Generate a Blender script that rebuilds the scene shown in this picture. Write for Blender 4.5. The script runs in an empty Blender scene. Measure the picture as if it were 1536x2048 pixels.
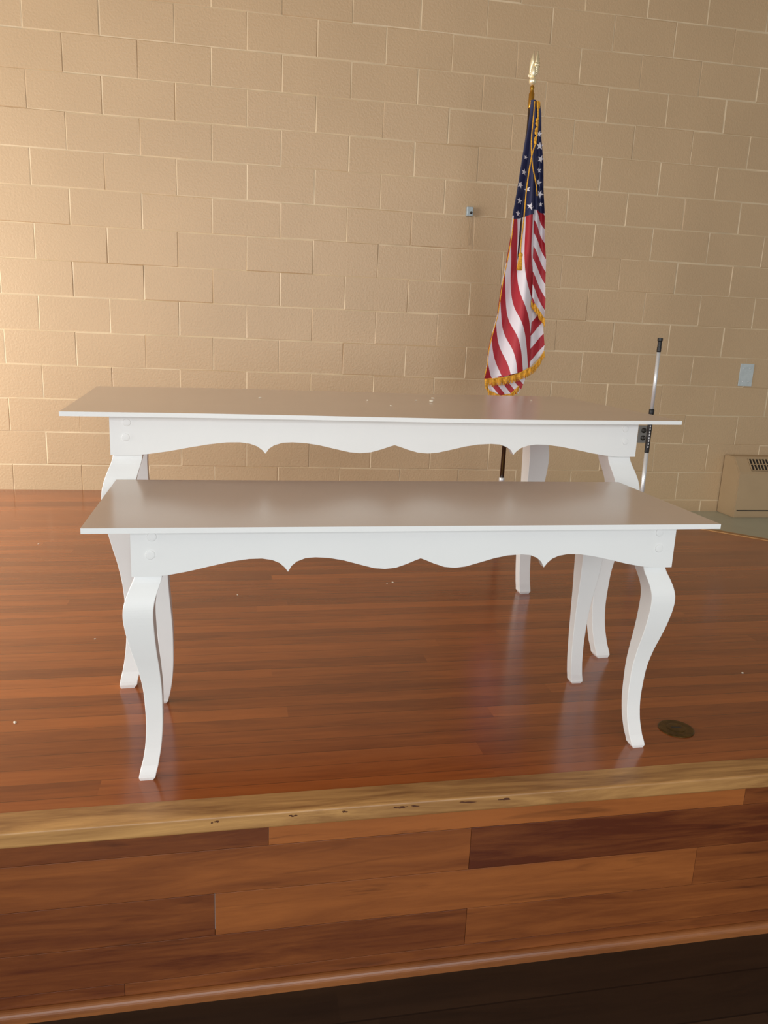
import bpy, bmesh, math, random
from mathutils import Vector, Matrix, noise
random.seed(7)
S=bpy.context.scene; C=S.collection
try:
    S.view_settings.view_transform='Standard'; S.view_settings.look='None'
except Exception: pass
PI=math.pi
# ------------------------------------------------------------------ camera
F=1552.; PITCH=.230; ROLL=.043; H=1.062
cp,sp=math.cos(PITCH),math.sin(PITCH)
fwd=Vector((0,cp,-sp)); r0=Vector((1,0,0)); d0=Vector((0,-sp,-cp))
right=math.cos(ROLL)*r0-math.sin(ROLL)*d0
down=math.sin(ROLL)*r0+math.cos(ROLL)*d0
cam=bpy.data.cameras.new('camera'); co=bpy.data.objects.new('camera',cam); C.objects.link(co)
cam.sensor_fit='VERTICAL'; cam.sensor_height=36; cam.sensor_width=27; cam.lens=F/2048*36
up=-down; bk=-fwd
co.matrix_world=Matrix(((right.x,up.x,bk.x,0),(right.y,up.y,bk.y,0),(right.z,up.z,bk.z,H),(0,0,0,1)))
S.camera=co
def ray(x,y): return fwd+(x-768)/F*right+(y-1024)/F*down
def onz(x,y,z=0.):
    r=ray(x,y); t=(z-H)/r.z; return Vector((r.x*t,r.y*t,z))
WA=.175; WD=5.048
we=Vector((math.cos(WA),math.sin(WA),0)); wn=Vector((-math.sin(WA),math.cos(WA),0))
def onwall(x,y,off=0.):
    r=ray(x,y); t=(WD-off)/(r.dot(wn)); P=r*t; return P.dot(we),P.z+H
def wallpt(s,z,off=0.): return we*s+wn*(WD-off)+Vector((0,0,z))
SA=.2
se=Vector((math.cos(SA),math.sin(SA),0)); sn=Vector((-math.sin(SA),math.cos(SA),0))
# ------------------------------------------------------------------ materials
def lin(c):
    return tuple(((v/255)/12.92 if v/255<=.04045 else ((v/255+.055)/1.055)**2.4) for v in c)+(1,)
def newmat(name):
    m=bpy.data.materials.new(name); m.use_nodes=True; nt=m.node_tree
    b=nt.nodes['Principled BSDF']; return m,nt,b
def N(nt,t,**k):
    n=nt.nodes.new(t)
    for a,v in k.items(): setattr(n,a,v)
    return n
def simple(name,c,rough=.5,metal=0.,var=.06,scale=8.,bump=0.,bscale=60.,coat=0.,bdist=.002):
    m,nt,b=newmat(name); L=nt.links
    tc=N(nt,'ShaderNodeTexCoord'); no=N(nt,'ShaderNodeTexNoise'); no.inputs['Scale'].default_value=scale; no.inputs['Detail'].default_value=5
    L.new(tc.outputs['Object'],no.inputs['Vector'])
    mr=N(nt,'ShaderNodeMapRange'); mr.inputs['To Min'].default_value=1-var; mr.inputs['To Max'].default_value=1+var
    mr.inputs['From Min'].default_value=.3; mr.inputs['From Max'].default_value=.7
    L.new(no.outputs['Fac'],mr.inputs['Value'])
    vm=N(nt,'ShaderNodeVectorMath',operation='SCALE'); vm.inputs[0].default_value=lin(c)[:3]
    L.new(mr.outputs[0],vm.inputs['Scale']); L.new(vm.outputs[0],b.inputs['Base Color'])
    b.inputs['Roughness'].default_value=rough; b.inputs['Metallic'].default_value=metal
    b.inputs['Coat Weight'].default_value=coat
    if bump:
        n2=N(nt,'ShaderNodeTexNoise'); n2.inputs['Scale'].default_value=bscale; n2.inputs['Detail'].default_value=6
        L.new(tc.outputs['Object'],n2.inputs['Vector'])
        bp=N(nt,'ShaderNodeBump'); bp.inputs['Strength'].default_value=bump; bp.inputs['Distance'].default_value=bdist
        L.new(n2.outputs['Fac'],bp.inputs['Height']); L.new(bp.outputs[0],b.inputs['Normal'])
    return m
def wood(name,c1,c2,rough=.3,coat=0.,board=0.,length=2.2,attr=False,grain=1.,dark=(40,15,5),seam=.5,knots=False,rv=.55):
    """object X runs along the boards, Y across them (Z for vertical ones)"""
    m,nt,b=newmat(name); L=nt.links
    tc=N(nt,'ShaderNodeTexCoord'); sx=N(nt,'ShaderNodeSeparateXYZ'); L.new(tc.outputs['Object'],sx.inputs[0])
    def M(op,a,b_=None):
        n=N(nt,'ShaderNodeMath',operation=op)
        for i,v in enumerate((a,b_)):
            if v is None: continue
            if isinstance(v,(int,float)): n.inputs[i].default_value=v
            else: L.new(v,n.inputs[i])
        return n.outputs[0]
    rnd=None; seamf=None
    if board:
        q=M('DIVIDE',sx.outputs['Y'],board); row=M('FLOOR',q)
        wn1=N(nt,'ShaderNodeTexWhiteNoise',noise_dimensions='1D'); L.new(row,wn1.inputs['W'])
        xo=M('ADD',M('DIVIDE',sx.outputs['X'],length),M('MULTIPLY',wn1.outputs['Value'],7.3))
        cell=M('FLOOR',xo)
        cb=N(nt,'ShaderNodeCombineXYZ'); L.new(row,cb.inputs[0]); L.new(cell,cb.inputs[1])
        wn2=N(nt,'ShaderNodeTexWhiteNoise',noise_dimensions='3D'); L.new(cb.outputs[0],wn2.inputs['Vector'])
        rnd=wn2.outputs['Value']
        fr=M('FRACT',q); s1=M('LESS_THAN',fr,.035)
        seamf=s1
    if attr:
        at=N(nt,'ShaderNodeAttribute',attribute_name='tone'); rnd=at.outputs['Fac']
    cb2=N(nt,'ShaderNodeCombineXYZ')
    L.new(M('MULTIPLY',sx.outputs['X'],1.3),cb2.inputs[0])
    L.new(M('MULTIPLY',sx.outputs['Y'],14.),cb2.inputs[1])
    zz=M('MULTIPLY',sx.outputs['Z'],14.)
    if rnd is not None: zz=M('ADD',zz,M('MULTIPLY',rnd,37.))
    L.new(zz,cb2.inputs[2])
    g=N(nt,'ShaderNodeTexNoise'); g.inputs['Scale'].default_value=1.6; g.inputs['Detail'].default_value=8; g.inputs['Roughness'].default_value=.65; g.inputs['Distortion'].default_value=.8
    L.new(cb2.outputs[0],g.inputs['Vector'])
    g2=N(nt,'ShaderNodeTexNoise'); g2.inputs['Scale'].default_value=9; g2.inputs['Detail'].default_value=4
    L.new(cb2.outputs[0],g2.inputs['Vector'])
    gm=N(nt,'ShaderNodeMapRange'); gm.inputs['From Min'].default_value=.3; gm.inputs['From Max'].default_value=.7
    L.new(g.outputs['Fac'],gm.inputs['Value'])
    fac=M('MULTIPLY',gm.outputs[0],.45*grain)
    fac=M('ADD',fac,M('MULTIPLY',g2.outputs['Fac'],.2*grain))
    if rnd is not None: fac=M('ADD',fac,M('MULTIPLY',rnd,1.0 if attr else rv))
    fac=M('SUBTRACT',fac,.15)
    mx=N(nt,'ShaderNodeMix',data_type='RGBA'); mx.inputs[6].default_value=lin(c1); mx.inputs[7].default_value=lin(c2)
    L.new(fac,mx.inputs[0]); col=mx.outputs[2]
    if knots:
        k=N(nt,'ShaderNodeTexNoise'); k.inputs['Scale'].default_value=1.1; k.inputs['Detail'].default_value=4; k.inputs['Distortion'].default_value=2.2
        L.new(cb2.outputs[0],k.inputs['Vector'])
        kf=N(nt,'ShaderNodeMapRange'); kf.inputs['From Min'].default_value=.60; kf.inputs['From Max'].default_value=.74; kf.inputs['To Max'].default_value=.6
        L.new(k.outputs['Fac'],kf.inputs['Value'])
        m3=N(nt,'ShaderNodeMix',data_type='RGBA'); m3.inputs[7].default_value=lin(dark); L.new(kf.outputs[0],m3.inputs[0]); L.new(col,m3.inputs[6]); col=m3.outputs[2]
    if seamf is not None:
        m2=N(nt,'ShaderNodeMix',data_type='RGBA'); m2.inputs[7].default_value=lin(dark); L.new(M('MULTIPLY',seamf,seam),m2.inputs[0]); L.new(col,m2.inputs[6]); col=m2.outputs[2]
    L.new(col,b.inputs['Base Color'])
    b.inputs['Roughness'].default_value=rough; b.inputs['Coat Weight'].default_value=coat; b.inputs['Coat Roughness'].default_value=.15
    bp=N(nt,'ShaderNodeBump'); bp.inputs['Strength'].default_value=.12; bp.inputs['Distance'].default_value=.001
    L.new(g2.outputs['Fac'],bp.inputs['Height']); L.new(bp.outputs[0],b.inputs['Normal'])
    return m
M_wall=simple('painted_block',(194,166,130),.42,var=.05,scale=1.3,bump=.5,bscale=80,bdist=.004)
M_joint=simple('lightened_joint',(212,190,156),.5,var=.12,scale=5,bump=.3,bscale=95,bdist=.003)  # wall paint lightened in the joints, colour offsetting warm bounce in the recesses
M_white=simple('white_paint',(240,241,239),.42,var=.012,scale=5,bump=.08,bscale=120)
M_top=simple('reflection_tinted_top',(206,187,170),.22,var=.02,scale=3,bump=.04,bscale=40)  # white paint toned taupe: dim tan reflection of the room put into the colour
M_floor=wood('stage_boards',(116,54,18),(192,106,46),.2,coat=.25,board=.064,length=3.2,seam=.5,rv=.42,grain=.85)
M_riser=wood('riser_planks',(86,38,17),(164,96,46),.36,coat=.15,attr=True,grain=1.15,knots=True,dark=(56,26,12))
M_oak=wood('oak_nosing',(118,74,36),(212,162,98),.46,coat=.05,grain=1.8)
M_oakd=wood('oak_shoe',(122,70,34),(180,114,60),.44,coat=.1,grain=1.3)
M_hall=wood('dark_hall_boards',(26,18,12),(60,43,29),.38,board=.12,length=1.3,seam=.8,dark=(10,6,4),rv=.5)
M_pale=simple('pale_vinyl',(176,178,160),.35,var=.06,scale=4)
M_brass=simple('brass',(206,160,70),.25,1.,var=.1,scale=30)
M_gold=simple('gold_leaf',(252,238,198),.3,.55,var=.1,scale=40)
M_dbrass=simple('tarnished_brass',(92,70,34),.42,.7,var=.35,scale=60)
M_poled=simple('dark_walnut_pole',(52,34,26),.3,var=.1,coat=.3)
M_chrome=simple('satin_steel',(228,230,232),.32,.4,var=.03)
M_black=simple('black_plastic',(22,22,24),.45)
M_galv=simple('galvanised_steel',(176,188,192),.42,.35,var=.12,scale=50)
M_beige=simple('beige_enamel',(180,154,120),.45,var=.03)
M_dark=simple('dark_grille',(38,34,30),.5)
M_grey=simple('grey_plastic',(120,118,114),.5)
M_fringe=simple('gold_fringe',(214,156,40),.7,var=.3,scale=120)
M_flake=simple('paint_flake',(232,224,205),.7)
M_label=simple('label_white',(215,215,215),.6)
M_ceil=simple('ceiling_paint',(196,184,164),.8,var=.03,scale=2)
# flag cloth
def flagmat():
    m,nt,b=newmat('flag_cloth'); L=nt.links
    a=N(nt,'ShaderNodeAttribute',attribute_name='stripe'); c=N(nt,'ShaderNodeAttribute',attribute_name='canton')
    md=N(nt,'ShaderNodeMath',operation='PINGPONG'); md.inputs[1].default_value=1.; L.new(a.outputs['Fac'],md.inputs[0])
    gt=N(nt,'ShaderNodeMath',operation='GREATER_THAN'); gt.inputs[1].default_value=.5; L.new(md.outputs[0],gt.inputs[0])
    mx=N(nt,'ShaderNodeMix',data_type='RGBA'); mx.inputs[6].default_value=lin((226,220,226)); mx.inputs[7].default_value=lin((170,30,44)); L.new(gt.outputs[0],mx.inputs[0])
    g2=N(nt,'ShaderNodeMath',operation='GREATER_THAN'); g2.inputs[1].default_value=0.; L.new(c.outputs['Fac'],g2.inputs[0])
    m2=N(nt,'ShaderNodeMix',data_type='RGBA'); m2.inputs[7].default_value=lin((34,38,76)); L.new(g2.outputs[0],m2.inputs[0]); L.new(mx.outputs[2],m2.inputs[6])
    L.new(m2.outputs[2],b.inputs['Base Color']); b.inputs['Roughness'].default_value=.6
    tc=N(nt,'ShaderNodeTexCoord'); no=N(nt,'ShaderNodeTexNoise'); no.inputs['Scale'].default_value=300; L.new(tc.outputs['Object'],no.inputs['Vector'])
    bp=N(nt,'ShaderNodeBump'); bp.inputs['Strength'].default_value=.2; bp.inputs['Distance'].default_value=.001; L.new(no.outputs['Fac'],bp.inputs['Height']); L.new(bp.outputs[0],b.inputs['Normal'])
    return m
M_flag=flagmat()
# ------------------------------------------------------------------ helpers
def obj(name,bm,mat,parent=None,smooth=False):
    bmesh.ops.recalc_face_normals(bm,faces=bm.faces)
    me=bpy.data.meshes.new(name); bm.to_mesh(me); bm.free(); me.materials.append(mat)
    if smooth: me.shade_smooth()
    o=bpy.data.objects.new(name,me); C.objects.link(o)
    if parent: o.parent=parent
    return o
def tag(o,label,cat,group=None):
    o['label']=label; o['category']=cat
    if group: o['group']=group
    return o
def thing(name,label,cat,loc=(0,0,0),rz=0,group=None):
    o=bpy.data.objects.new(name,None); C.objects.link(o); o.location=loc; o.rotation_euler=(0,0,rz)
    o.empty_display_size=.05
    return tag(o,label,cat,group)
def struct(o): o['kind']='structure'; return o
def box(bm,x0,x1,y0,y1,z0,z1,bev=0.):
    vs=[bm.verts.new((x,y,z)) for x in (x0,x1) for y in (y0,y1) for z in (z0,z1)]
    fs=[bm.faces.new([vs[i] for i in f]) for f in ((0,1,3,2),(4,6,7,5),(0,4,5,1),(2,3,7,6),(0,2,6,4),(1,5,7,3))]
    if bev:
        es=list({e for f in fs for e in f.edges})
        bmesh.ops.bevel(bm,geom=es,offset=bev,segments=2,affect='EDGES',profile=.6)
    return bm
def tube(bm,pts,rad,seg=16,cap=True):
    pts=[Vector(p) for p in pts]; rings=[]
    if not isinstance(rad,(list,tuple)): rad=[rad]*len(pts)
    for i,p in enumerate(pts):
        a=pts[max(i-1,0)]; b=pts[min(i+1,len(pts)-1)]; t=(b-a)
        t=t.normalized() if t.length>1e-9 else Vector((0,0,1))
        u=t.cross(Vector((0,1,0.13))).normalized(); v=t.cross(u)
        rings.append([bm.verts.new(p+(u*math.cos(2*PI*k/seg)+v*math.sin(2*PI*k/seg))*rad[i]) for k in range(seg)])
    for a,b in zip(rings,rings[1:]):
        for k in range(seg): bm.faces.new((a[k],a[(k+1)%seg],b[(k+1)%seg],b[k]))
    if cap: bm.faces.new(rings[0]); bm.faces.new(rings[-1])
    return bm
def lathe(bm,prof,seg=32,c=(0,0,0)):
    tube(bm,[(c[0],c[1],c[2]+z) for r,z in prof],[max(r,.0004) for r,z in prof],seg)
    return bm
# ------------------------------------------------------------------ wall of blocks
CW,CH=.4064,.2032; Z0=1.381; S0=-1.248
bm=bmesh.new(); rng=random.Random(3)
nJ0,nJ1=-9,17
for r in range(-9,15):
    zt=Z0-CH*(r-6); zb=zt-CH
    for j in range(nJ0,nJ1):
        a=S0+CW*(j+(.5 if r%2==0 else 0)); b=a+CW
        k_=min(1,max(0,(a-.8)/2.0)); d=.0030-.0014*k_; o_=rng.uniform(-.0008,.0008); tl=rng.uniform(-.0015,.0015); tr=rng.uniform(-.0012,.0012)
        out=[bm.verts.new((x,d*(.45+1.0*(.5+.5*noise.noise(Vector((x*1.7,z*1.9,3.1))))) ,z)) for x,z in ((a,zb),(b,zb),(b,zt),(a,zt))]
        gs=[rng.uniform(.0028,.0066) for _ in range(4)]   # left right bottom top
        inn=[bm.verts.new((x,o_+dy,z)) for x,z,dy in ((a+gs[0],zb+gs[2],-tl-tr),(b-gs[1],zb+gs[2],-tl+tr),(b-gs[1],zt-gs[3],tl+tr),(a+gs[0],zt-gs[3],tl-tr))]
        bm.faces.new(inn)
        for k in range(4):
            f=bm.faces.new((out[k],out[(k+1)%4],inn[(k+1)%4],inn[k]))
            if rng.random()<.8: f.material_index=1
xa=S0+CW*nJ0-.1; xb=S0+CW*(nJ1+.5)+.1
bm.faces.new([bm.verts.new(v) for v in ((xa,.006,Z0-CH*9-.1),(xb,.006,Z0-CH*9-.1),(xb,.006,Z0+CH*15),(xa,.006,Z0+CH*15))])
bm.normal_update()
wall=obj('wall_back',bm,M_wall); struct(wall); wall.data.materials.append(M_joint)
wall.location=wallpt(0,0,0); wall.rotation_euler=(0,0,WA)
# ceiling of the hall, above the view
bm=bmesh.new(); bm.faces.new([bm.verts.new(v) for v in ((-6,-7,3.75),(8,-7,3.75),(8,6.6,3.75),(-6,6.6,3.75))]); struct(obj('ceiling',bm,M_ceil))
# ------------------------------------------------------------------ stage
zL=onwall(1400,1022)[1]; zL=max(min(zL,-.06),-.2)
P1=onz(1400,1058); P2=onz(1536,1082)
dr=(P1-P2).normalized()
def tl(P): return (P.dot(se),P.dot(sn))      # stage frame
tt=(WD-.002-P1.dot(wn))/dr.dot(wn); PW=P1+dr*tt
PR=P2-dr*2.2
LW=we*(-3.6)+wn*(WD-.002)
SEAM=1.622; NF=1.548; HS=-.486
pl=[tl(LW),(-4.2,SEAM),(tl(PR)[0],SEAM),tl(PR),tl(PW)]
bm=bmesh.new()
tv=[bm.verts.new((x,y,0)) for x,y in pl]; bv=[bm.verts.new((x,y,-.03)) for x,y in pl]
bm.faces.new(tv); bm.faces.new(bv)
for k in range(len(pl)): bm.faces.new((tv[k],tv[(k+1)%len(pl)],bv[(k+1)%len(pl)],bv[k]))
st=struct(obj('floor_stage',bm,M_floor)); st.rotation_euler=(0,0,SA)
bm=bmesh.new(); Lr=(PW-PR).length
box(bm,.0,Lr-.03,-.045,0,-.03,.004,.003)
ob=struct(obj('trim_3',bm,M_oak)); ob.location=PR; ang=math.atan2(dr.y,dr.x); ob.rotation_euler=(0,0,ang)
bm=bmesh.new()
prof=[(SEAM,-.03),(SEAM,.0015)]
R=.006
for k in range(6):
    a=PI/2+k/5*PI/2; prof.append((NF+R+R*math.cos(a),.0015-R+R*math.sin(a)))
for k in range(5):
    a=PI+k/4*PI/2; prof.append((NF+R+R*math.cos(a),-.032+R*math.sin(a)+.0))
prof.append((SEAM-.02,-.038))
xs=[-4.2+i*(tl(PR)[0]+4.2)/60 for i in range(61)]
rings=[[bm.verts.new((x,y,z)) for y,z in prof] for x in xs]
for a,b in zip(rings,rings[1:]):
    for k in range(len(prof)): bm.faces.new((a[k],a[(k+1)%len(prof)],b[(k+1)%len(prof)],b[k]))
bm.faces.new(rings[0]); bm.faces.new(rings[-1])
no_=struct(obj('trim_1',bm,M_oak)); no_.rotation_euler=(0,0,SA)
bm=bmesh.new()
for px,py,w in ((588,1640,.012),(935,1614,.026),(800,1622,.014),(430,1652,.01),(1010,1606,.02),(690,1632,.008),(820,1620,.02)):
    r_=ray(px,py); t=(NF+.0)/r_.dot(sn); P=r_*t+Vector((0,0,H)); s=P.dot(se)
    for q in range(4):
        a=s+random.uniform(-w,w)*.9; ww=random.uniform(.25,.6)*w
        ring=[bm.verts.new((a+ww*math.cos(k)*random.uniform(.7,1.1),NF-.0003-q*.0001,-.012+q*.001+.0018*math.sin(k)*random.uniform(.6,1.2))) for k in [i*PI/4 for i in range(8)]]
        bm.faces.new(ring)
ch=obj('worn_chip',bm,simple('bare_dark_wood',(84,46,22),.8)); ch.parent=no_
# riser planks
RN=NF+.016
def rs(px,py):
    r_=ray(px,py); t=RN/r_.dot(sn); P=r_*t; return P.dot(se)
x9=tl(PR)[0]
b=[-.03,-.093,-.208,-.32,-.425,-.486]
rows=[[(-4.2,rs(-700,1690),.35),(rs(-700,1690),rs(537,1670),.1),(rs(537,1670),rs(1490,1590),.7),(rs(1490,1590),x9,.1)],
 [(-4.2,rs(-500,1750),.35),(rs(-500,1750),rs(940,1700),.32),(rs(940,1700),rs(2100,1650),-.1),(rs(2100,1650),x9,.3)],
 [(-4.2,rs(-900,1800),.4),(rs(-900,1800),rs(430,1842),.05),(rs(430,1842),rs(1388,1740),.48),(rs(1388,1740),x9,.2)],
 [(-4.2,rs(-300,1900),.2),(rs(-300,1900),rs(930,1870),.05),(rs(930,1870),x9,.24)],
 [(-4.2,rs(250,1990),-.02),(rs(250,1990),x9,.12)]]
bm=bmesh.new()
tone_l=bm.verts.layers.float.new('tone')
for (zt,zb),row in zip(zip(b,b[1:]),rows):
    for a0,a1,t in row:
        before=set(bm.verts)
        box(bm,a0+.0004,a1-.0004,RN,RN+.02,zb+.0004,zt-.0004,.0008)
        for v in bm.verts:
            if v not in before: v[tone_l]=t
rz=struct(obj('wall_stage_front',bm,M_riser)); rz.rotation_euler=(0,0,SA)
bm=bmesh.new(); pr=[(RN-.001,HS),(RN-.001,HS+.028)]
for k in range(7):
    a=PI/2+k/6*PI/2; pr.append((RN-.003+.014*math.cos(a),HS+.012+.016*math.sin(a)))
pr.append((RN-.017,HS))
rings=[[bm.verts.new((x,y,z)) for y,z in pr] for x in xs]
for a,c_ in zip(rings,rings[1:]):
    for k in range(len(pr)): bm.faces.new((a[k],a[(k+1)%len(pr)],c_[(k+1)%len(pr)],c_[k]))
sh=struct(obj('trim_2',bm,M_oakd)); sh.rotation_euler=(0,0,SA)
bm=bmesh.new(); vs=[bm.verts.new((x,y,HS)) for x,y in ((-6,-4),(8,-4),(8,RN+.01),(-6,RN+.01))]; bm.faces.new(vs)
hf=struct(obj('floor_hall',bm,M_hall)); hf.rotation_euler=(0,0,SA)
bm=bmesh.new()
q=[PW+wn*.0,PR,PR+Vector((3.0,-.3,0)),wallpt(6.2,0)]
bm.faces.new([bm.verts.new((p.x,p.y,zL)) for p in q])
struct(obj('floor_landing',bm,M_pale))
bm=bmesh.new()
a,c_=PW,PR
bm.faces.new([bm.verts.new(v) for v in ((a.x,a.y,-.03),(c_.x,c_.y,-.03),(c_.x,c_.y,zL),(a.x,a.y,zL))])
struct(obj('wall_stage_step',bm,M_oakd))
# ------------------------------------------------------------------ tables
DP=[(0,.70),(.02,.745),(.05,.82),(.09,.90),(.13,.925),(.17,.90),(.22,.82),(.28,.72),(.33,.665),(.38,.645),(.415,.66),(.445,.73),(.463,.82),(.475,.95),(.487,.85),(.505,.755),(.53,.69),(.565,.655),(.61,.66),(.67,.71),(.74,.80),(.81,.90),(.87,.965),(.92,1.),(1,1.)]
def depth(t):
    t=abs(t)
    for (a,da),(b_,db) in zip(DP,DP[1:]):
        if a<=t<=b_:
            k=(t-a)/(b_-a); return da+(db-da)*k
    return 1
def leg_bm(ztop,ws,os,sx,sy,zap):
    P=[(0,0,.060),(.03,.003,.061),(.07,.011,.063),(.11,.018,.0645),(.15,.022,.0655),(.2,.0225,.065),(.28,.019,.061),(.36,.0135,.055),(.45,.006,.048),(.55,.000,.0425),(.65,-.002,.0395),(.75,-.002,.0375),(.85,.002,.037),(.93,.009,.0375),(.985,.016,.038),(1,.0175,.030)]
    Q=[]
    def cr(p0,p1,p2,p3,t): return .5*((2*p1)+(-p0+p2)*t+(2*p0-5*p1+4*p2-p3)*t*t+(-p0+3*p1-3*p2+p3)*t**3)
    for i in range(len(P)-2):
        for k in range(4):
            t=k/4; A=P[max(i-1,0)];B=P[i];C_=P[i+1];D=P[min(i+2,len(P)-2)]
            Q.append((B[0]+(C_[0]-B[0])*t,cr(A[1],B[1],C_[1],D[1],t),cr(A[2],B[2],C_[2],D[2],t)))
    Q+=P[-2:]
    bm=bmesh.new(); secs=[(ztop,0,.060)]+[(zap*(1-f),o,w) for f,o,w in Q]
    rings=[]
    for z,o,w in secs:
        h=w*ws/2; g=h*.86; cx=sx*o*os; cy=sy*o*os; e=.0012
        rings.append([bm.verts.new((cx+x,cy+y,z)) for x,y in ((-h,-g+e),(-h+e,-g),(h-e,-g),(h,-g+e),(h,g-e),(h-e,g),(-h+e,g),(-h,g-e))])
    for a,c in zip(rings,rings[1:]):
        for k in range(8): bm.faces.new((a[k],a[(k+1)%8],c[(k+1)%8],c[k]))
    bm.faces.new(rings[0]); bm.faces.new(rings[-1])
    return bm
def make_table(name,label,cx,cy,ang,L,W,h,ax,ay,ad,fx,ws,os,group,warp=0.,yoff=0.):
    t=thing(name,label,'table',(cx,cy,0),ang,group)
    TH=.012
    bm=bmesh.new(); nx,ny=40,8
    def zt(x,y):
        return warp*(math.sin((x/L+.5)*PI*2.2)*.5 + .5*math.sin(y/W*3+x*2))
    Y0=-W/2
    top=[[bm.verts.new((-L/2+L*i/nx,Y0+W*j/ny,h+zt(-L/2+L*i/nx,Y0+W*j/ny))) for j in range(ny+1)] for i in range(nx+1)]
    bot=[[bm.verts.new((v.co.x,v.co.y,v.co.z-TH)) for v in row] for row in top]
    for i in range(nx):
        for j in range(ny):
            bm.faces.new((top[i][j],top[i+1][j],top[i+1][j+1],top[i][j+1])); bm.faces.new((bot[i][j],bot[i][j+1],bot[i+1][j+1],bot[i+1][j]))
    side=[]
    for i in range(nx):
        side.append(bm.faces.new((top[i][0],bot[i][0],bot[i+1][0],top[i+1][0]))); side.append(bm.faces.new((top[i][ny],top[i+1][ny],bot[i+1][ny],bot[i][ny])))
    for j in range(ny):
        side.append(bm.faces.new((top[0][j],top[0][j+1],bot[0][j+1],bot[0][j]))); side.append(bm.faces.new((top[nx][j],bot[nx][j],bot[nx][j+1],top[nx][j+1])))
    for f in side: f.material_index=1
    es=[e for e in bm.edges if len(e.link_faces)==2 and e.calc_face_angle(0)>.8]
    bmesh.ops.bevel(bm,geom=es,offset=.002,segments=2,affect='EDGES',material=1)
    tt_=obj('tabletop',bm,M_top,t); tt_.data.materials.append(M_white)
    za=h-TH+.001-abs(warp)
    T=.022
    for s in (-1,1):
        bm=bmesh.new(); n=200
        ts=sorted(set([-1+2*i/n for i in range(n+1)]+[a for a,_ in DP]+[-a for a,_ in DP]))
        y0=s*ay; y1=s*(ay-T)
        F_=[];B_=[]
        for q in ts:
            x=q*ax; zb=za-ad*depth(q)
            F_.append((bm.verts.new((x,y0,h-TH)),bm.verts.new((x,y0,zb)))); B_.append((bm.verts.new((x,y1,h-TH)),bm.verts.new((x,y1,zb))))
        for i in range(len(ts)-1):
            bm.faces.new((F_[i][0],F_[i][1],F_[i+1][1],F_[i+1][0])); bm.faces.new((B_[i][0],B_[i+1][0],B_[i+1][1],B_[i][1]))
            bm.faces.new((F_[i][1],B_[i][1],B_[i+1][1],F_[i+1][1])); bm.faces.new((F_[i][0],F_[i+1][0],B_[i+1][0],B_[i][0]))
        for i in (0,-1): bm.faces.new((F_[i][0],B_[i][0],B_[i][1],F_[i][1]))
        obj('apron',bm,M_white,t)
    hw=.031*ws; gw=.0265*ws
    lx=ax-hw-.003; ly=ay-T-gw
    for s in (-1,1):
        bm=bmesh.new(); box(bm,s*lx-.01,s*lx+.01,-(ly-gw),ly-gw,za-ad*.9,h-TH,.0)
        obj('end_apron',bm,M_white,t)
    for sx in (-1,1):
        for sy in (-1,1):
            o=obj('leg',leg_bm(h-TH-.001,ws,os,sx,sy,za-ad),M_white,t); o.location=(sx*lx,sy*ly,0)
    for sy in (-1,1):
        for sx in (-1,1):
            for dz in (.017,.058):
                bm=bmesh.new()
                lathe(bm,[(.0105,0),(.0104,.0012),(.0095,.0022),(.006,.0026),(.0005,.0027)],24)
                o=obj('bolt',bm,M_white,t); o.location=(sx*(ax-.045+(.004 if dz>.03 else 0)),sy*ay,za-dz*ad/.11-.002)
                o.rotation_euler=(PI/2*(1 if sy<0 else -1),0,0)
    return t
dyc=-.010
T1=make_table('console_table','shorter, lower white painted table with curved legs, nearest the stage edge',.044+.2*.01,1.980+dyc,.199,1.490,.530,.633,.651,.226,.110,.639,1.0,1.0,'white scalloped tables with curved legs')
T2=make_table('console_table','taller, longer white painted table with crumbs on its top, nearer the flag',-.066,2.636,.245,1.830,.843,.822,.798,.367,.108,.789,1.3,1.25,'white scalloped tables with curved legs',.003)
# ------------------------------------------------------------------ flagpole + flag
PB=onz(997,1040)
def fp(px,py,off=0.):
    """real point on the upright plane through the pole, off metres towards the room"""
    r_=ray(px,py); t=(PB.y)/r_.y; P=r_*t; return Vector((P.x,P.y-off,P.z+H))
ztopp=fp(1071,188).z
fl=thing('flagpole','dark flagpole topped with a gilt eagle, standing behind the taller table','flagpole',PB)
bm=bmesh.new(); lathe(bm,[(.13,0),(.135,.012),(.125,.03),(.07,.05),(.03,.065),(.022,.1),(.02,.16),(.0,.16)],40); obj('base',bm,M_brass,fl,True)
bm=bmesh.new(); tube(bm,[(0,0,.06),(0,0,ztopp)],.0125,20); obj('pole',bm,M_poled,fl,True)
zc=fp(1000,960).z
bm=bmesh.new(); lathe(bm,[(.0135,zc-.01),(.0165,zc-.006),(.0165,zc+.012),(.0135,zc+.016)],24); obj('collar',bm,M_chrome,fl,True)
bm=bmesh.new(); lathe(bm,[(.0135,ztopp-.07),(.0145,ztopp-.065),(.0145,ztopp),(.011,ztopp+.004),(.008,ztopp+.02),(.012,ztopp+.03),(.006,ztopp+.04),(.0,ztopp+.042)],24); obj('ferrule',bm,M_brass,fl,True)
bm=bmesh.new(); z=ztopp+.042
def ell(bm,c,r,rot=None):
    m=Matrix.Translation(c)@(rot if rot else Matrix.Identity(4))@Matrix.Diagonal((r[0],r[1],r[2],1))
    bmesh.ops.create_uvsphere(bm,u_segments=16,v_segments=10,radius=1,matrix=m)
ell(bm,(0,0,z+.018),(.02,.02,.02))
ell(bm,(0,0,z+.064),(.015,.014,.03))
ell(bm,(.010,-.004,z+.098),(.009,.009,.011)); ell(bm,(.020,-.006,z+.096),(.008,.003,.003))
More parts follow.
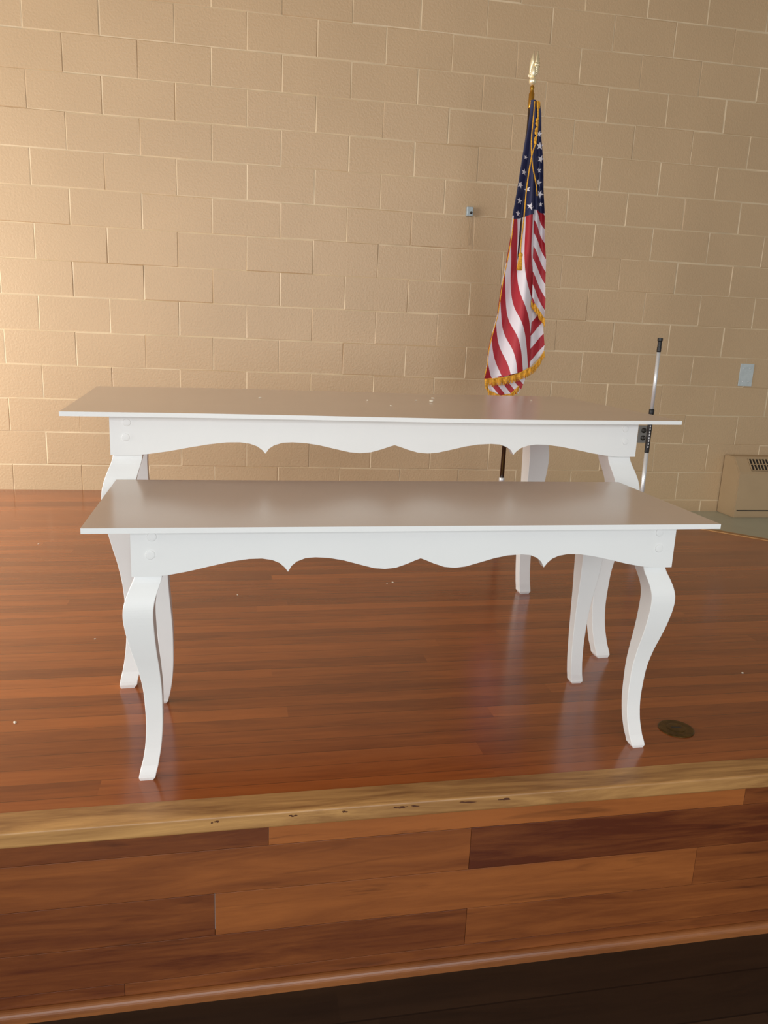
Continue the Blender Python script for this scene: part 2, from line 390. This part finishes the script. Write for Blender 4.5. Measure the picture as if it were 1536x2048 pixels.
ell(bm,(-.012,.004,z+.045),(.014,.006,.012),Matrix.Rotation(.5,4,'Y'))
for s in (-1,1):
    tube(bm,[(s*.005,0,z+.055),(s*.006,-.002,z+.04)],.003,8)
    for k in range(6):
        a=.05+.15*k; l=.085-.008*k
        base=Vector((s*.008,0,z+.075-.006*k)); tip=base+Vector((s*math.sin(a)*l*.55+.006,.006*k*.4,math.cos(a)*l))
        tube(bm,[base,base.lerp(tip,.5),tip],[.0065,.0075,.0025],8)
obj('finial',bm,M_gold,fl,True)
def lerp(tab,y,i):
    if y<=tab[0][0]: return tab[0][i]
    for a,b_ in zip(tab,tab[1:]):
        if a[0]<=y<=b_[0]: return a[i]+(b_[i]-a[i])*(y-a[0])/(b_[0]-a[0])
    return tab[-1][i]
TA=[(204,1059,1070),(230,1057,1071),(280,1050,1068),(330,1042,1067),(380,1034,1066),(430,1025,1065),(480,1020,1065),(520,1013,1064),(560,1004,1063),(600,998,1063),(630,994,1062),(665,984,1060),(700,976,1059),(730,973,1058),(756,967,1057)]
TB=[(204,1068,1078),(230,1069,1081),(280,1067,1081),(330,1066,1085),(380,1065,1085),(430,1065,1088),(480,1064,1088),(520,1063,1091),(570,1062,1089),(600,1061,1089),(645,1060,1086)]
flg=thing('flag','gold-fringed stars and stripes flag hanging furled from the dark pole','flag',PB)
def depA(u,y):
    k=min(1,(y-200)/250)
    return .032+k*(.034*math.sin(u*PI*2.2+.5+y*.0035)+.005*math.sin(u*13+y*.01))+.012*math.sin(PI*u)
def depB(u,y):
    k=min(1,(y-200)/250)
    return .026+k*(.024*math.sin(u*PI*1.7+.9)+.008*math.sin(u*7-y*.017))
bm=bmesh.new(); ls=bm.verts.layers.float.new('stripe'); lc=bm.verts.layers.float.new('canton')
PBv=Vector(PB)
def sheet(xl,xr,yt,yb,dep,stripe,cant,nu=40,nv=120):
    g=[]
    for j in range(nv+1):
        row=[]
        for i in range(nu+1):
            u=i/nu; y0,y1=yt(u),yb(u); y=y0+(y1-y0)*j/nv
            x=xl(y)+(xr(y)-xl(y))*u
            v=bm.verts.new(fp(x,y,dep(u,y))-PBv); v[ls]=stripe(x,y); v[lc]=cant(x,y); row.append(v)
        g.append(row)
    for a,c in zip(g,g[1:]):
        for i in range(nu): bm.faces.new((a[i],a[i+1],c[i+1],c[i]))
botA=lambda u: 759-8*u-16*u*u+2*math.sin(u*8)
sheet(lambda y:lerp(TA,y,1),lambda y:lerp(TA,y,2),lambda u:204,botA,depA,lambda x,y:(x-(.18+.05*math.sin((y-500)/90))*(y-740)-966)/15.5+.5+.25*math.sin(y/37+x/14),lambda x,y:(436-y)-.25*(x-1045))
botB=lambda u: 604+42*u
sheet(lambda y:lerp(TB,y,1),lambda y:lerp(TB,y,2),lambda u:206,botB,depB,lambda x,y:(y-2.0*(x-1064)-425)/27,lambda x,y:(424-y)+.3*(x-1075))
TC=[(560,1056,1084),(640,1056,1085),(690,1055,1089),(720,1054,1084),(745,1053,1070)]
botC=lambda u: 742-34*u
sheet(lambda y:lerp(TC,y,1),lambda y:lerp(TC,y,2),lambda u:580,botC,lambda u,y:.005+.012*math.sin(u*6),lambda x,y:(y+1.1*(x-1055)-640)/25,lambda x,y:-1,24,60)
TD=[(700,985,1056),(750,972,1052),(775,976,1042),(795,986,1030)]
botD=lambda u: 788+6*math.sin(u*PI)-2*u
sheet(lambda y:lerp(TD,y,1),lambda y:lerp(TD,y,2),lambda u:756-8*u-14*u*u,botD,lambda u,y:.022+.008*math.sin(u*7),lambda x,y:(x-.8*(y-770)-975)/13,lambda x,y:-1,24,24)
sheet(lambda y:lerp(TA,y,1)+1,lambda y:lerp(TB,min(y,640),2)-1,lambda u:206,lambda u:735-20*u,lambda u,y:-.02-.03*min(1,(y-200)/300)*math.sin(u*PI)+.008*math.sin(u*14)*(1 if 0<u<1 else 0),lambda x,y:(x-.1*(y-740)-972)/14,lambda x,y:430-y,30,80)
def star(px,py,r,rot,side):
    tab=TA if side=='A' else TB; x0,x1=lerp(tab,py,1),lerp(tab,py,2)
    vs=[]
    def P(x,y):
        u=min(1,max(0,(x-x0)/(x1-x0))); d=(depA if side=='A' else depB)(u,y)
        v=bm.verts.new(fp(x,y,d+.0025)-PBv); v[ls]=0; v[lc]=-1; return v
    for k in range(10):
        a=rot+k*PI/5; rr=r if k%2==0 else r*.42
        vs.append(P(px+rr*math.sin(a)*.85,py-rr*math.cos(a)))
    cv=P(px,py); cv.co.y-=.001
    for k in range(10): bm.faces.new((vs[k],vs[(k+1)%10],cv))
for a in ((1046,347,7,.2,'A'),(1038,373,7.5,.4,'A'),(1052,381,7,-.2,'A'),(1037,404,7.5,.1,'A'),(1057,417,8.5,.3,'A'),(1034,429,7,.0,'A'),(1049,318,5,.3,'A'),
  (1077,270,6.5,.3,'B'),(1078,294,8.5,.1,'B'),(1080,320,8,.4,'B'),(1077,342,6,-.2,'B'),(1076,366,8.5,.2,'B'),(1079,389,8.5,.5,'B'),(1081,409,5,0,'B')):
    star(*a)
obj('cloth',bm,M_flag,flg,True)
fr=random.Random(5)
def fringe(pts,ln,off,n):
    bm=bmesh.new()
    n=int(n*1.4); L_=len(pts)-1
    for i in range(n):
        q=i/(n-1)*L_; k=min(int(q),L_-1); f=q-k
        x=pts[k][0]+(pts[k+1][0]-pts[k][0])*f; y=pts[k][1]+(pts[k+1][1]-pts[k][1])*f
        d=off+.004*math.sin(q*9); dx=fr.uniform(-1.2,1.2)
        tube(bm,[fp(x,y-2,d)-PBv,fp(x+dx*.4,y+ln*.5,d+.002)-PBv,fp(x+dx,y+ln*fr.uniform(.9,1.1),d)-PBv],[.0019,.0019,.0012],5,True)
    tube(bm,[fp(x,y-1,off+.002)-PBv for x,y in pts],.0024,6)
    obj('fringe',bm,M_fringe,flg)
fringe([(967,758),(985,757),(1005,755),(1025,750),(1042,743),(1057,735)],13,.060,75)
fringe([(1060,602),(1068,612),(1076,624),(1086,640)],14,.045,34)
fringe([(1054,741),(1066,734),(1076,722),(1087,704)],12,.014,36)
fringe([(970,766),(977,782),(1000,792),(1020,788),(1036,772)],9,.034,50)
fringe([(1059,207),(1068,205),(1078,209)],12,.03,16)
bm=bmesh.new(); tube(bm,[fp(lerp(TA,y,1),y,depA(0,y))-PBv for y in range(440,756,12)],.0025,6); obj('hem_cord',bm,M_fringe,flg)
def cordpts(l): return [fp(x,y,o)-PBv for x,y,o in l]
def smoothp(P,n=8):
    out=[]
    for i in range(len(P)-1):
        a,b_,c,d=P[max(i-1,0)],P[i],P[i+1],P[min(i+2,len(P)-1)]
        for k in range(n):
            t=k/n; out.append(.5*((2*b_)+(-a+c)*t+(2*a-5*b_+4*c-d)*t*t+(-a+3*b_-3*c+d)*t**3))
    return out+[P[-1]]
bm=bmesh.new()
tube(bm,smoothp(cordpts([(1066,208,.05),(1063,240,.06),(1059,285,.06),(1060,330,.065),(1068,372,.06),(1071,395,.05)])),.0032,8)
tube(bm,smoothp(cordpts([(1072,208,.05),(1072,240,.06),(1068,285,.068),(1058,320,.08),(1048,380,.09),(1042,440,.10),(1036,490,.105),(1035,512,.105)])),.0034,8)
for k in range(6): ell(bm,fp(1070-k*.8,246+k*9,.066)-PBv,(.007,.006,.012),Matrix.Rotation(.5*(-1)**k,4,'Y'))
obj('cord',bm,M_fringe,flg,True)
bm=bmesh.new(); tc_=fp(1035,514,.105)-PBv
ell(bm,tc_,(.012,.012,.014))
for k in range(32):
    a=k*2.4; rr=.011*math.sqrt(k/32)
    tube(bm,[tc_+Vector((rr*.6*math.cos(a),rr*.6*math.sin(a),-.004)),tc_+Vector((rr*1.35*math.cos(a),rr*1.35*math.sin(a),-.075+fr.uniform(-.004,.004)))],.0022,5)
obj('tassel',bm,M_fringe,flg)
# ------------------------------------------------------------------ thin stand
MB_=onz(1277,1040)
def mp(px,py):
    r_=ray(px,py); t=MB_.y/r_.y; return (r_*t).z+H
ms=thing('pole_stand','thin steel telescoping stand with black top beside the wall outlet','stand',MB_)
zt_=mp(1319,676); z1=mp(1315,700); z2=mp(1302,822); z3=mp(1295,905)
bm=bmesh.new()
for k in range(3):
    a=k*2*PI/3+.5; tube(bm,[(0,0,.05),(.06*math.cos(a),.06*math.sin(a),.03),(.14*math.cos(a),.14*math.sin(a),.009)],.008,10)
obj('tripod_base',bm,M_black,ms,True)
bm=bmesh.new(); tube(bm,[(0,0,.03),(0,0,z3)],.0125,18); obj('lower_tube',bm,M_chrome,ms,True)
bm=bmesh.new(); tube(bm,[(0,0,z2-.01),(0,0,z1)],.0105,18); obj('upper_tube',bm,M_chrome,ms,True)
bm=bmesh.new(); lathe(bm,[(.0132,z3),(.0138,z3+.004),(.0138,z2-.02),(.015,z2-.016),(.015,z2+.008),(.012,z2+.012)],20); sl=obj('sleeve',bm,M_black,ms,True)
bm=bmesh.new()
nl=9
for k in range(nl):
    zz=z3+.03+k*(z2-z3-.09)/nl; box(bm,-.0035,.0025,-.0148,-.0134,zz,zz+.011)
ob=obj('label_strip',bm,M_label,sl)
bm=bmesh.new(); lathe(bm,[(.011,z1-.012),(.0125,z1-.008),(.0125,z1+.015),(.0115,z1+.02),(.0115,zt_-.02),(.015,zt_-.016),(.015,zt_),(.0,zt_+.001)],16)
obj('top_cap',bm,M_black,ms)
# ------------------------------------------------------------------ wall fixtures
def fix(name,label,cat,px0,py0,px1,py1):
    a=onwall(px0,py0); b_=onwall(px1,py1); s=(a[0]+b_[0])/2; z=(a[1]+b_[1])/2
    return thing(name,label,cat,wallpt(s,z,.001),WA)
o=fix('wall_box','small galvanised metal box on the block wall left of the flag','electrical box',931,424,944,424)
w=.042; h=.055
bm=bmesh.new(); box(bm,-w/2,w/2,-.032,0,-h/2,h/2,.004); obj('body',bm,M_galv,o)
bm=bmesh.new(); lathe(bm,[(.008,0),(.008,.005),(.001,.006)],14); k_=obj('knob',bm,M_dark,o,True); k_.rotation_euler=(PI/2,0,0); k_.location=(.006,-.032,-.008)
bm=bmesh.new(); tube(bm,[(.004,-.012,-.02),(.004,-.008,-.2)],.0022,6); obj('wire',bm,M_beige,o)
o=fix('wall_outlet','grey duplex wall outlet beside the thin steel stand','outlet',1277,868,1294,868)
w=.075; h=.12
bm=bmesh.new(); box(bm,-w/2,w/2,-.006,0,-h/2,h/2,.002); obj('cover_plate',bm,M_grey,o)
for dz in (-.026,.026):
    bm=bmesh.new(); lathe(bm,[(.018,0),(.018,.004),(.0,.0045)],20); q=obj('socket',bm,M_dark,o,True); q.rotation_euler=(PI/2,0,0); q.location=(0,-.006,dz)
    bm=bmesh.new(); box(bm,-.008,-.005,-.0115,-.0103,-.006,.006); box(bm,.005,.008,-.0115,-.0103,-.006,.006); q2=obj('slot',bm,M_grey,o); q2.location=(0,0,dz)
o=fix('wall_plate','blank silver metal plate with screws on the wall above the heater','wall plate',1476,750,1507,750)
w=.105; h=.155
bm=bmesh.new(); box(bm,-w/2,w/2,-.005,0,-h/2,h/2,.002); obj('plate',bm,simple('bright_plate',(196,206,208),.4,.15,var=.08,scale=30),o)
for x in (-.023,.023):
    for dz in (-.045,.045):
        bm=bmesh.new(); lathe(bm,[(.005,0),(.004,.002),(.0005,.0025)],12); q=obj('screw',bm,M_chrome,o,True); q.rotation_euler=(PI/2,0,0); q.location=(x,-.005,dz)
# heater
D=.20
s_l=onwall(1462,1000,D)[0]+.03; zt2=onwall(1462,917,D)[1]
ht=thing('wall_heater','beige metal heater cabinet with dark slotted grille against the wall','heater',wallpt(s_l,zL,.006),WA)
hh=zt2-zL; Wd=1.1
bm=bmesh.new()
pf=[(0,.0),(0,hh),(-.11,hh),(-D,hh-.10),(-D,.0)]
A_=[bm.verts.new((0,y,z)) for y,z in pf]; B_=[bm.verts.new((Wd,y,z)) for y,z in pf]
bm.faces.new(A_); bm.faces.new(B_)
for k in range(5): bm.faces.new((A_[k],A_[(k+1)%5],B_[(k+1)%5],B_[k]))
bmesh.ops.bevel(bm,geom=list(bm.edges),offset=.006,segments=2,affect='EDGES')
obj('cabinet',bm,M_beige,ht)
a=math.atan2(.10,.09)
bm=bmesh.new(); box(bm,.10,Wd-.10,-.05,.05,0,.002); g=obj('grille',bm,M_dark,ht); g.location=(0,-.155,hh-.05); g.rotation_euler=(a,0,0)
bm=bmesh.new()
for k in range(36):
    x=.10+k*(Wd-.20)/36; box(bm,x,x+.006,-.05,.05,.002,.007)
for y in (-.05,0,.046): box(bm,.10,Wd-.10,y,y+.004,.002,.008)
obj('louvre',bm,M_beige,g)
bm=bmesh.new(); box(bm,.02,Wd-.02,-D-.004,-D+.001,.05,.056); obj('seam_strip',bm,M_dark,ht)
# ------------------------------------------------------------------ floor plate
pc=onz(1352,1458)
fpl=thing('floor_socket_cover','round tarnished brass cover set in the stage floor','floor cover',pc)
bm=bmesh.new(); lathe(bm,[(.049,0),(.049,.0025),(.046,.004),(.036,.0042),(.034,.003),(.0,.003)],40); obj('rim',bm,M_dbrass,fpl)
bm=bmesh.new(); lathe(bm,[(.026,.003),(.026,.005),(.023,.0058),(.0,.0058)],32); cpv=obj('cap',bm,M_dbrass,fpl)
bm=bmesh.new(); box(bm,-.014,.014,-.002,.002,.0058,.0066); obj('slot',bm,M_dark,cpv)
# ------------------------------------------------------------------ flakes
def flake(P,r,label,group):
    bm=bmesh.new(); n=random.randint(6,8)
    t_=[];b__=[]
    for k in range(n):
        a=k*2*PI/n; rr=r*random.uniform(.6,1.1)
        t_.append(bm.verts.new((rr*math.cos(a),rr*.7*math.sin(a),r*random.uniform(.2,.4)))); b__.append(bm.verts.new((rr*.85*math.cos(a),rr*.6*math.sin(a),0)))
    cv=bm.verts.new((0,0,r*.5))
    for k in range(n):
        bm.faces.new((t_[k],t_[(k+1)%n],cv)); bm.faces.new((t_[k],b__[k],b__[(k+1)%n],t_[(k+1)%n]))
    bm.faces.new(b__)
    o=obj('paint_flake',bm,M_flake); o.location=P; o.rotation_euler=(0,0,random.uniform(0,6)); tag(o,label,'flake',group)
for x,y,r in ((77,1088,.005),(785,1165,.007),(774,1167,.004),(475,1190,.005),(190,1278,.004),(1485,1346,.006)):
    flake(onz(x,y),r,'tiny off-white paint flake lying on the stage floorboards','paint flakes on the stage floor')
flake(onz(30,1445),.008,'largest off-white paint flake, alone on the floor at far left','paint flakes on the stage floor')
for x,y,r in ((520,796,.007),(782,812,.007),(832,801,.006),(863,803,.010),(866,797,.008),(735,801,.006),(1062,801,.005)):
    flake(onz(x,y,.824),r,'tiny off-white crumb on top of the taller white table','crumbs on the taller table')
# ------------------------------------------------------------------ light
w=bpy.data.worlds.new('world'); S.world=w; w.use_nodes=True
bg=w.node_tree.nodes['Background']; bg.inputs[0].default_value=(.84,.84,.84,1); bg.inputs[1].default_value=.42
def area(name,loc,target,sx,sy,e,c):
    l=bpy.data.lights.new(name,'AREA'); l.shape='RECTANGLE'; l.size=sx; l.size_y=sy; l.energy=e; l.color=c
    o=bpy.data.objects.new(name,l); C.objects.link(o); o.location=loc
    o.rotation_euler=(Vector(target)-Vector(loc)).to_track_quat('-Z','Y').to_euler(); return o
area('window_light_left',(-5.0,1.2,1.5),(0,4.0,.6),2.4,2.4,185,(1,.99,.96))
area('fill_light_low',(-3.5,3.5,1.0),(-1.6,4.5,.0),1.2,1.2,26,(1,.98,.92))  # added fill lamp, no window there; lifts the lower left wall and floor
area('window_light_room',(1.0,-4.5,1.7),(-.2,3,.9),6,2.6,290,(.93,.97,1))
